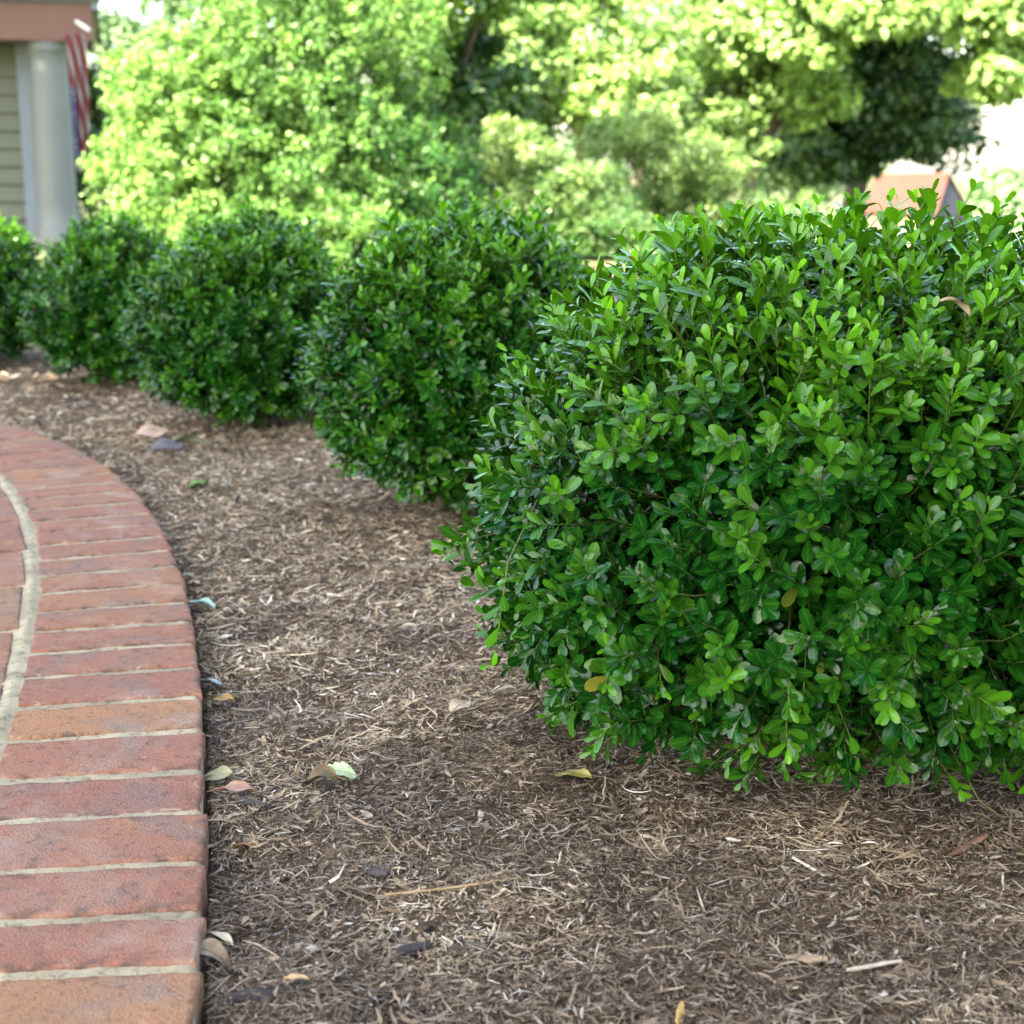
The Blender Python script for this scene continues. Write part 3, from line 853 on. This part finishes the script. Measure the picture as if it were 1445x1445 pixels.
def tree(name, label, cat, base, blobs, leaf, mat, trunk_r, seed, limbs=9, group=None, tmpl=T_OVAL, up=0.9, gaps=(), top=None, flat=0.6, wild=0.62):
    g = np.random.default_rng(seed)
    base = np.array([base[0], base[1], float(terrain(base[0], base[1]))])
    root = empty(name, tuple(base))
    tag(root, label, cat, group)
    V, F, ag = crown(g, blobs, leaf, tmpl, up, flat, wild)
    if gaps:                                    # openings in the leaves that let a shaft of sun through
        k = len(tmpl[0]) * 3; q = (k // 3 - 1) * 2
        Vl = V.reshape(-1, k, 3); keep = np.ones(len(Vl), bool)
        for (pt, rad_) in gaps:
            w = Vl.mean(1) - np.array(pt); d_ = np.array(SUN_DIR)
            keep &= np.linalg.norm(w - (w @ d_)[:, None] * d_, axis=1) > rad_ + leaf * 0.5
        V = Vl[keep].reshape(-1, 3); ag = ag[:len(V)]; F = F[:keep.sum() * q]
    lo = base[2] + 0.05
    V[:, 2] = np.maximum(V[:, 2], lo)
    mesh_np('crown', V - base, [F], mat, root, True, {'age_or_lit': ag})
    cen = np.mean([np.array(b[0]) for b in blobs], axis=0)
    mb = MB()
    top = cen + np.array([0, 0, 0.3 * blobs[0][1][2]]) if top is None else np.array(top, float)
    s = np.linspace(0, 1, 10)[:, None]
    trunk = base * (1 - s) + top * s + np.stack([0.12 * trunk_r * 4 * np.sin(s[:, 0] * 5), 0.12 * trunk_r * 4 * np.cos(s[:, 0] * 4), 0 * s[:, 0]], 1)
    trunk[0] = base - np.array([0, 0, 0.1])
    rad = trunk_r * np.array([1.5, 1.15, 1.0, 0.93, 0.85, 0.74, 0.6, 0.45, 0.3, 0.15])
    mb.tube(trunk - base, rad, 10)
    for i in range(limbs):
        b = blobs[i % len(blobs)]
        k = g.integers(3, 8)
        e = np.array(b[0]) + unit(g.normal(size=3)) * np.array(b[1]) * 0.75
        p0 = trunk[k]; m_ = 0.5 * (p0 + e) + np.array([0, 0, 0.12 * np.linalg.norm(e - p0)])
        q = np.linspace(0, 1, 8)[:, None]
        P = (1 - q) ** 2 * p0 + 2 * q * (1 - q) * m_ + q ** 2 * e
        mb.tube(P - base, rad[k] * np.linspace(0.55, 0.08, 8), 6)
    mb.build('trunk', M_bark, root, True)
    return root

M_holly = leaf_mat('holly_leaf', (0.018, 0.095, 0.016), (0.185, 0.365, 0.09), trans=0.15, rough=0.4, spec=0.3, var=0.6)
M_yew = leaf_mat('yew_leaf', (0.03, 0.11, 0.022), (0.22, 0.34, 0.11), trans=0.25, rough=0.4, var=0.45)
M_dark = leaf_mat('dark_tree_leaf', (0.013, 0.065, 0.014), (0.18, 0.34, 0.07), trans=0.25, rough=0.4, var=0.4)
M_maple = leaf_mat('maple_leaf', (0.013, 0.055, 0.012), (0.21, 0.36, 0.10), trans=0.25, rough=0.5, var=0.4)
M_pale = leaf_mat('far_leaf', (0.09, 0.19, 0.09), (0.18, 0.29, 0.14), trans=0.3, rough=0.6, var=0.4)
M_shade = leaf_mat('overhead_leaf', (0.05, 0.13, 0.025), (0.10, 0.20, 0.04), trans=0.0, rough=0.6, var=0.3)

def bl(px, py, Y, rpx, rpy, ry, nc, cr, per, young_or_lit):   # a crown lobe placed where the photograph shows it, at its own distance
    p = at_y(px, py, Y); k = Y / FPX
    return (p, (rpx * k, ry, rpy * k), nc, cr, per, young_or_lit)

# large clipped shrub, sunlit
tree('large_shrub', 'huge rounded sunlit evergreen shrub behind the boxwoods, right of the porch column', 'shrub', (-1.55, 11.0),
     [bl(400, 235, 11, 232, 205, 1.25, 2600, 0.075, 52, 0.38), bl(440, 55, 11, 190, 190, 1.1, 1500, 0.075, 52, 0.5),
      bl(262, 255, 10.7, 132, 145, 0.8, 950, 0.07, 52, 0.75), bl(255, 155, 10.7, 108, 105, 0.8, 700, 0.07, 52, 0.7), bl(585, 275, 11, 95, 125, 0.8, 600, 0.075, 52, 0.1),  # right-hand lobe tinted dark for the shaded side
      bl(500, 350, 10.2, 150, 70, 0.5, 450, 0.075, 50, 0.45), bl(250, 350, 10.2, 120, 60, 0.5, 300, 0.075, 50, 0.6)],
     0.027, M_holly, 0.07, 61, 14, up=0.45, flat=0.9, wild=0.75)
# small broad-leaved tree with the dark hollow
tree('broadleaf_tree', 'broad leaved tree with a dark shaded hollow, right behind the huge rounded shrub', 'tree', (-0.7, 14.0),
     [bl(560, 0, 13.4, 150, 100, 0.9, 90, 0.28, 90, 0.85), bl(655, 185, 14.2, 92, 150, 0.7, 110, 0.25, 80, 0.22), bl(640, -120, 14, 260, 130, 1.6, 160, 0.35, 90, 0.7)],  # upper lobes tinted as sunlit, middle lobe as the shaded hollow
     0.085, M_dark, 0.09, 62, 12)
# conifer-like shrubs in the middle
tree('yew_shrub', 'bright spreading yew shrub low in the middle, beyond the second boxwood', 'shrub', (0.33, 12.4),
     [bl(790, 275, 12.4, 90, 84, 0.6, 300, 0.10, 70, 0.4), bl(725, 225, 12.2, 45, 60, 0.35, 90, 0.10, 70, 0.8), bl(720, 320, 12.0, 110, 60, 0.5, 220, 0.10, 70, 0.45), bl(850, 325, 12.8, 60, 55, 0.4, 90, 0.10, 60, 0.05), bl(880, 352, 11.9, 115, 48, 0.45, 200, 0.10, 80, 0.15), bl(690, 352, 11.7, 100, 45, 0.45, 160, 0.10, 80, 0.2)], 0.03, M_yew, 0.05, 63, 10, up=0.5, flat=0.8, wild=0.75)
tree('yew_shrub', 'yellow green spreading shrub behind the tallest tips of the nearest boxwood', 'shrub', (1.85, 16.2),
     [bl(975, 270, 16, 95, 80, 0.7, 230, 0.13, 80, 0.75), bl(900, 200, 16, 90, 50, 0.6, 120, 0.13, 80, 0.9), bl(1010, 330, 16, 90, 50, 0.6, 110, 0.13, 80, 0.5), bl(1110, 315, 17, 80, 42, 0.6, 100, 0.13, 80, 0.4)], 0.038, M_yew, 0.05, 64, 10, up=0.5, flat=0.8, wild=0.75)
tree('laurel_shrub', 'dark green upright shrub in the gap between the porch column and the huge rounded shrub', 'shrub', (-5.0, 19.6),
     [bl(118, 270, 19.6, 26, 110, 0.3, 60, 0.22, 90, 0.1), bl(150, 200, 20.5, 40, 140, 0.4, 90, 0.25, 90, 0.2)], 0.06, M_dark, 0.04, 68, 8)
# lighter trees behind
tree('sapling_tree', 'light green airy tree above the yew shrub, in the top middle', 'tree', (0.9, 21.0),
     [bl(800, 40, 21, 170, 130, 1.3, 170, 0.32, 90, 0.75), bl(880, 130, 20.5, 90, 55, 0.9, 60, 0.26, 90, 1.0), bl(760, 150, 21.5, 80, 60, 0.9, 50, 0.26, 80, 0.35)],
     0.085, M_maple, 0.09, 65, 12)
tree('maple_tree', 'sunlit maple with layered boughs left of the dark hollow at upper right', 'tree', (3.2, 22.0),
     [bl(1050, 50, 22, 120, 60, 1.0, 90, 0.32, 90, 0.8), bl(1110, 130, 22.3, 90, 45, 0.8, 60, 0.3, 90, 0.9), bl(1010, 190, 22, 100, 60, 0.9, 80, 0.3, 90, 0.7),
      bl(1080, -60, 22.5, 190, 70, 1.5, 110, 0.34, 90, 0.7)], 0.10, M_maple, 0.11, 66, 14)
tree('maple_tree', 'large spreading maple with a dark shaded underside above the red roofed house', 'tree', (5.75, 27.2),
     [bl(1210, 130, 25.2, 110, 80, 1.0, 220, 0.34, 90, 0.0), bl(1290, 175, 25.3, 80, 66, 0.8, 120, 0.3, 70, 0.15), bl(1180, 215, 25.6, 60, 40, 0.7, 70, 0.3, 80, 0.1), bl(1260, 90, 25.0, 100, 60, 0.8, 120, 0.34, 90, 0.1), bl(1130, 100, 25.2, 90, 75, 0.8, 130, 0.34, 80, 0.1), bl(1230, -95, 24.0, 280, 105, 3.8, 560, 0.5, 90, 0.4), bl(1395, 95, 20.6, 70, 45, 0.9, 90, 0.27, 90, 0.95),  # low lobes tinted dark as shade, outer boughs pale as sunlit
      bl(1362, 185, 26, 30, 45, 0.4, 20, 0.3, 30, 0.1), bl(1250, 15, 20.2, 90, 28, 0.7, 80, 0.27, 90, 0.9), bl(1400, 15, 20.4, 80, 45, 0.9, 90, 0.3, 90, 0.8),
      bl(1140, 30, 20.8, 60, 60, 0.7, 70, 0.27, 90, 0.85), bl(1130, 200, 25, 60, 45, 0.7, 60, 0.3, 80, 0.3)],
     0.11, M_maple, 0.17, 67, 16, top=(6.2, 26.6, 5.5))
# pale distance
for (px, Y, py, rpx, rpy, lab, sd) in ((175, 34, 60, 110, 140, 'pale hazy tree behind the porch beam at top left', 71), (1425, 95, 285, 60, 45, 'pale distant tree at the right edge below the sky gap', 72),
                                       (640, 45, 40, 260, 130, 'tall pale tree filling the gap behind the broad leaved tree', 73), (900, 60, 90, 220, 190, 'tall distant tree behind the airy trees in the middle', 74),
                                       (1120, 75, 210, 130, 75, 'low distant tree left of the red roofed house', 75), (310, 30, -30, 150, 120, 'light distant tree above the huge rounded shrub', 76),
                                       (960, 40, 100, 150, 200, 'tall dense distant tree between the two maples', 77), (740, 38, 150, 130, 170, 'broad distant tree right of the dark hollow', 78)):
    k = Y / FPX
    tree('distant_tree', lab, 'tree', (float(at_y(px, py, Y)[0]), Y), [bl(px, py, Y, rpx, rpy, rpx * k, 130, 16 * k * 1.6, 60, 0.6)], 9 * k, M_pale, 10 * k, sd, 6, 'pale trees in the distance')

# big trees behind and beside the camera; they stand outside the picture and shade the bed and the porch
tree('unseen_shade_tree', 'tall dense tree standing over the brick path beside the viewer', 'tree', (-6.2, -4.6),
     [((-3.4, -1.5, 7.2), (3.8, 5.1, 1.6), 500, 0.75, 60, 0.4)], 0.20, M_shade, 0.30, 81, 6,
     gaps=[(at(100, 697), -0.055), (at(12, 536), 0.03), (at_y(30, 324, 4.7), 0.06), (at_y(-25, 322, 4.7), 0.06)])
tree('unseen_shade_tree', 'tall dense tree standing beside the porch outside the picture', 'tree', (-10.5, 11.0),
     [((-9.3, 12.9, 7.0), (3.6, 3.8, 1.8), 520, 0.75, 60, 0.4)], 0.20, M_shade, 0.25, 82, 12)

tree('unseen_shade_tree', 'leafy unseen tree added behind the viewer on the right to block sky light', 'tree', (3.6, -5.5),  # this tree and the next are added unseen to cut sky light
     [((3.3, -4.6, 4.9), (3.6, 2.8, 2.8), 420, 0.7, 60, 0.4)], 0.20, M_shade, 0.25, 83, 12)
tree('unseen_shade_tree', 'leafy unseen tree added to the right of the bed to block sky light', 'tree', (6.2, 2.2),
     [((6.0, 2.4, 4.4), (2.4, 3.6, 3.0), 420, 0.7, 60, 0.4)], 0.20, M_shade, 0.22, 84, 12)

# ------------------------------------------------------------------ house with porch
M_siding = plain('grey_green_siding', (0.125, 0.137, 0.096), 0.6, 3, 0.06)
M_white = plain('white_trim', (0.20, 0.235, 0.27), 0.5, 4, 0.05)
M_column = plain('grey_column', (0.15, 0.168, 0.158), 0.5, 5, 0.05)
M_beam = plain('tan_beam', (0.165, 0.086, 0.066), 0.6, 5, 0.08)
M_shingle = plain('grey_shingle', (0.10, 0.095, 0.09), 0.9, 20, 0.4, 0.5)
M_louver = plain('dark_shutter', (0.018, 0.024, 0.032), 0.5)
M_glass = plain('window_glass', (0.02, 0.03, 0.035), 0.08, spec=0.6)
M_conc = plain('porch_floor', (0.30, 0.28, 0.25), 0.8, 6, 0.15)
HY = 18.0
gz0 = float(terrain(-6, HY))
house = empty('house', (-7.5, HY + 2.5, gz0))
tag(house, 'grey green sided house with round porch column and tan beam at the left edge', 'house')
hl = np.array(house.location)
H_A = R(15.2)
def hb(mb):                                     # the front turned a little towards the camera
    def turn(v):
        x, y = v[:, 0] - colx, v[:, 1] - HY
        return np.stack([colx + x * math.cos(H_A) - y * math.sin(H_A), HY + x * math.sin(H_A) + y * math.cos(H_A), v[:, 2]], 1) - hl
    mb.V = [turn(v) for v in mb.V]
    return mb
cxl, cxr = at_y(47, 200, HY)[0], at_y(103, 200, HY)[0]
colx, colr = 0.5 * (cxl + cxr), 0.5 * (cxr - cxl)
zb = float(at_y(100, 57, HY - colr)[2]); zt = float(at_y(100, 4, HY - colr)[2])
bx = float(at_y(121, 57, HY - colr)[0])
# siding: lapped boards
wall_y = HY + 0.45
wx1 = float(at_y(47, 200, wall_y)[0])
mb = MB()
z = gz0 + 0.25
while z < zt + 1.2:
    V = [(-14, wall_y - 0.045, z), (wx1, wall_y - 0.045, z), (wx1, wall_y - 0.004, z + 0.196), (-14, wall_y - 0.004, z + 0.196),
         (-14, wall_y, z), (wx1, wall_y, z), (wx1, wall_y, z + 0.196), (-14, wall_y, z + 0.196)]
    mb.add(V, [[(0, 1, 2, 3), (0, 4, 5, 1), (1, 5, 6, 2), (3, 2, 6, 7), (0, 3, 7, 4)]])
    z += 0.198
hb(mb).build('siding', M_siding, house)
mb = MB(); mb.box(-14, wx1, wall_y + 0.002, wall_y + 6, gz0, zt + 1.3); hb(mb).build('wall', M_siding, house)
tx1 = float(at_y(80, 200, wall_y)[0])
mb = MB(); mb.box(wx1 + 0.002, tx1, wall_y - 0.045, wall_y + 0.1, gz0, zt + 1.2); hb(mb).build('corner_trim', M_white, house)
# recessed porch wall with window and shutter, to the right of the trim
mb = MB(); mb.box(tx1 + 0.002, bx - 0.25, wall_y + 0.9, wall_y + 1.0, gz0, zt + 1.2); hb(mb).build('porch_wall', plain('shadowed_siding', (0.16, 0.17, 0.15), 0.7), house)
sh = MB()
for i in range(34):
    z = gz0 + 0.5 + i * 0.06
    sh.add([(tx1 + 0.05, wall_y + 0.86, z), (bx - 0.27, wall_y + 0.86, z), (bx - 0.27, wall_y + 0.89, z + 0.055), (tx1 + 0.05, wall_y + 0.89, z + 0.055)], [[(0, 1, 2, 3)]])
sh.box(tx1 + 0.02, tx1 + 0.05, wall_y + 0.85, wall_y + 0.895, gz0 + 0.45, gz0 + 2.6)
sh.box(bx - 0.27, bx - 0.252, wall_y + 0.85, wall_y + 0.895, gz0 + 0.45, gz0 + 2.6)
hb(sh).build('shutter', M_louver, house)
# column: base, tapered shaft, capital
prof = [(1.16, gz0 + 0.052), (1.16, gz0 + 0.12), (1.08, gz0 + 0.14), (1.11, gz0 + 0.18), (1.02, gz0 + 0.21)]
for q in np.linspace(0, 1, 12):
    prof.append((1.0 - 0.10 * q ** 1.6, gz0 + 0.22 + q * (zb - gz0 - 0.32)))
prof += [(0.97, zb - 0.09), (0.97, zb - 0.07), (0.92, zb - 0.06), (1.04, zb - 0.03), (1.04, zb - 0.003)]
n = 32; V = []
for (r, z) in prof:
    for j in range(n):
        a = 2 * math.pi * j / n
        V.append((colx + colr * r * math.cos(a), HY + colr * r * math.sin(a), z))
f = [(i * n + j, i * n + (j + 1) % n, (i + 1) * n + (j + 1) % n, (i + 1) * n + j) for i in range(len(prof) - 1) for j in range(n)]
mb = MB(); mb.add(V, [f, [tuple(range((len(prof) - 1) * n, len(prof) * n))]]); hb(mb).build('column', M_column, house, True)
# beam, gutter and roof
y0, y1 = HY - colr - 0.02, HY + colr + 0.02
mb = MB(); mb.box(-14, bx, y0, y1, zb, zt); mb.box(bx - 0.55, bx - 0.002, y1 + 0.002, wall_y + 0.89, zb + 0.01, zt - 0.003)
hb(mb).build('beam', M_beam, house)
mb = MB(); gx1 = bx + 0.14
mb.add([(-14, y0 - 0.14, zt + 0.16), (gx1, y0 - 0.14, zt + 0.16), (gx1, y0 - 0.14, zt + 0.06), (-14, y0 - 0.14, zt + 0.06), (gx1 - 0.05, y0 - 0.02, zt + 0.004), (-14, y0 - 0.02, zt + 0.004),
        (-14, y0 + 0.05, zt + 0.16), (gx1, y0 + 0.05, zt + 0.16)], [[(0, 3, 2, 1), (3, 5, 4, 2)], [(1, 2, 4), ], [(0, 1, 7, 6)]])
mb.box(bx + 0.003, bx + 0.09, y0 - 0.02, wall_y + 6, zt - 0.06, zt + 0.15)
hb(mb).build('gutter', M_white, house)
mb = MB()
mb.add([(-14.3, y0 - 0.16, zt + 0.165), (bx + 0.2, y0 - 0.16, zt + 0.165), (bx + 0.2, y0 + 3.6, zt + 2.0), (-14.3, y0 + 3.6, zt + 2.0), (bx + 0.2, y0 + 7.3, zt + 0.165), (-14.3, y0 + 7.3, zt + 0.165),
        (-14.3, y0 - 0.16, zt + 0.205), (bx + 0.2, y0 - 0.16, zt + 0.205), (bx + 0.2, y0 + 3.6, zt + 2.04), (-14.3, y0 + 3.6, zt + 2.04), (bx + 0.2, y0 + 7.3, zt + 0.205), (-14.3, y0 + 7.3, zt + 0.205)],
       [[(6, 7, 8, 9), (9, 8, 10, 11), (1, 0, 3, 2), (2, 3, 5, 4), (0, 1, 7, 6), (1, 2, 8, 7), (2, 4, 10, 8), (4, 5, 11, 10), (0, 6, 9, 3), (3, 9, 11, 5)]])
hb(mb).build('roof', M_shingle, house)
mb = MB(); mb.box(-14, bx, HY - colr - 0.35, wall_y + 0.9, gz0 - 0.05, gz0 + 0.05); hb(mb).build('porch_floor', M_conc, house)

# flag hanging beside the column
FY = HY - colr - 0.25
m_flag, nt, p, _ = new_mat('flag_cloth')
st = attr(nt, 'stripe'); ca = attr(nt, 'canton')
mm = nt.nodes.new('ShaderNodeMath'); mm.operation = 'FRACT'; nt.links.new(st, mm.inputs[0])
c = ramp(nt, mm.outputs[0], [(0.0, (0.12, 0.003, 0.006)), (0.58, (0.18, 0.18, 0.18))], 'CONSTANT')
vo = nt.nodes.new('ShaderNodeTexVoronoi'); vo.inputs['Scale'].default_value = 14; vo.inputs['Randomness'].default_value = 0.15
nt.links.new(objco(nt), vo.inputs['Vector'])
navy = ramp(nt, vo.outputs['Distance'], [(0.0, (0.65, 0.65, 0.68)), (0.28, (0.02, 0.03, 0.09))], 'CONSTANT')
c = mixc(nt, ca, c, navy)
nt.links.new(c, p.inputs['Base Color']); p.inputs['Roughness'].default_value = 0.8
nu, nv = 25, 50
L0 = [(92, 50), (99, 120), (103, 180), (108, 228)]; R0_ = [(121, 44), (124, 110), (126.5, 165), (125, 226)]
def lerp_pts(P, t):
    P = np.array(P, float); s = t * (len(P) - 1); i = min(int(s), len(P) - 2); return P[i] + (P[i + 1] - P[i]) * (s - i)
V, S_, C_ = [], [], []
for j in range(nv):
    t = j / (nv - 1); l, r = lerp_pts(L0, t), lerp_pts(R0_, t)
    for i in range(nu):
        s = i / (nu - 1); q = l + (r - l) * s
        yy = FY + 0.05 * math.sin(s * 17 + t * 2) * (0.4 + 0.6 * t) - 0.03 * s
        V.append(at_y(q[0], q[1], yy)); S_.append(s * 2.3 - t * 3.2 + 5.0); C_.append(1.0 if (s < 0.30 and t > 0.36) else 0.0)
flag = empty('flag', tuple(at_y(118, 45, FY)))
tag(flag, 'red and white striped flag with navy star field hanging limp beside the porch column', 'flag')
fl = np.array(flag.location)
mesh_np('cloth', np.array(V) - fl, [grid_faces(nv, nu)], m_flag, flag, True, {'stripe': S_, 'canton': C_})
mb = MB(); pa, pb = at_y(107, 30, HY - colr - 0.025), at_y(122, 40, FY)
mb.tube(np.linspace(pa, pb + (pb - pa) * 0.25, 6) - fl, 0.018, 8)
mb.build('pole', plain('white_pole', (0.75, 0.75, 0.75), 0.4), flag, True)

# ------------------------------------------------------------------ distant house with red roof
M_rroof = plain('red_roof', (0.085, 0.032, 0.021), 0.8, 2.0, 0.2)
M_gable = plain('shaded_slate_gable', (0.022, 0.021, 0.031), 0.7, 3, 0.15)  # dark colour carries the shade of the end turned from the sun
M_dwall = plain('yellow_wall', (0.20, 0.17, 0.09), 0.8, 2, 0.1)
DY = 55.0
dg = float(terrain(14, DY))
dh = empty('distant_house', (float(at_y(1270, 300, DY)[0]), DY + 1.5, dg))
tag(dh, 'small distant house with sunlit orange red roof and slate gable end darkened as in shade', 'house')
dl = np.array(dh.location)
eL, eR = at_y(1196, 297, DY), at_y(1322, 302, DY)
rL, rR = at_y(1240, 245, DY + 2.2), at_y(1340, 243, DY + 2.2)
gR = at_y(1372, 303, DY + 3.6)
back = np.array([eL[0] + (gR[0] - eR[0]), gR[1], eL[2]])
mb = MB()
dn = np.array([0, 0, -0.10])
mb.add([eL, eR, rR, rL, gR, back, eL + dn, eR + dn, rR + dn, rL + dn, gR + dn, back + dn],
       [[(0, 1, 2, 3), (3, 2, 4, 5), (0, 6, 7, 1), (1, 7, 8, 2), (2, 8, 10, 4), (0, 3, 9, 6), (3, 5, 11, 9), (4, 10, 11, 5)]])
mb.V = [v - dl for v in mb.V]; mb.build('roof', M_rroof, dh)
ins = np.array([-0.06, 0.06, -0.12]); ins2 = np.array([-0.06, -0.06, -0.12])
mb = MB(); a_, b_, c_ = eR + ins, gR + ins2, rR + np.array([-0.06, 0, -0.14])
lo = lambda v: np.array([v[0], v[1], dg])
mb.add([a_, b_, c_, lo(a_), lo(b_)], [[(0, 1, 2)], [(3, 4, 1, 0)]])
mb.V = [v - dl for v in mb.V]; mb.build('gable_wall', M_gable, dh)
mb = MB(); a2, b2 = eL + np.array([0.1, 0.06, -0.12]), back + np.array([0.1, -0.06, -0.12])
mb.add([a_, a2, lo(a_), lo(a2)], [[(0, 1, 3, 2)]]); mb.add([b_, b2, lo(b_), lo(b2)], [[(0, 1, 3, 2)]]); mb.add([a2, b2, lo(a2), lo(b2)], [[(0, 1, 3, 2)]])
mb.V = [v - dl for v in mb.V]; mb.build('wall', M_dwall, dh)
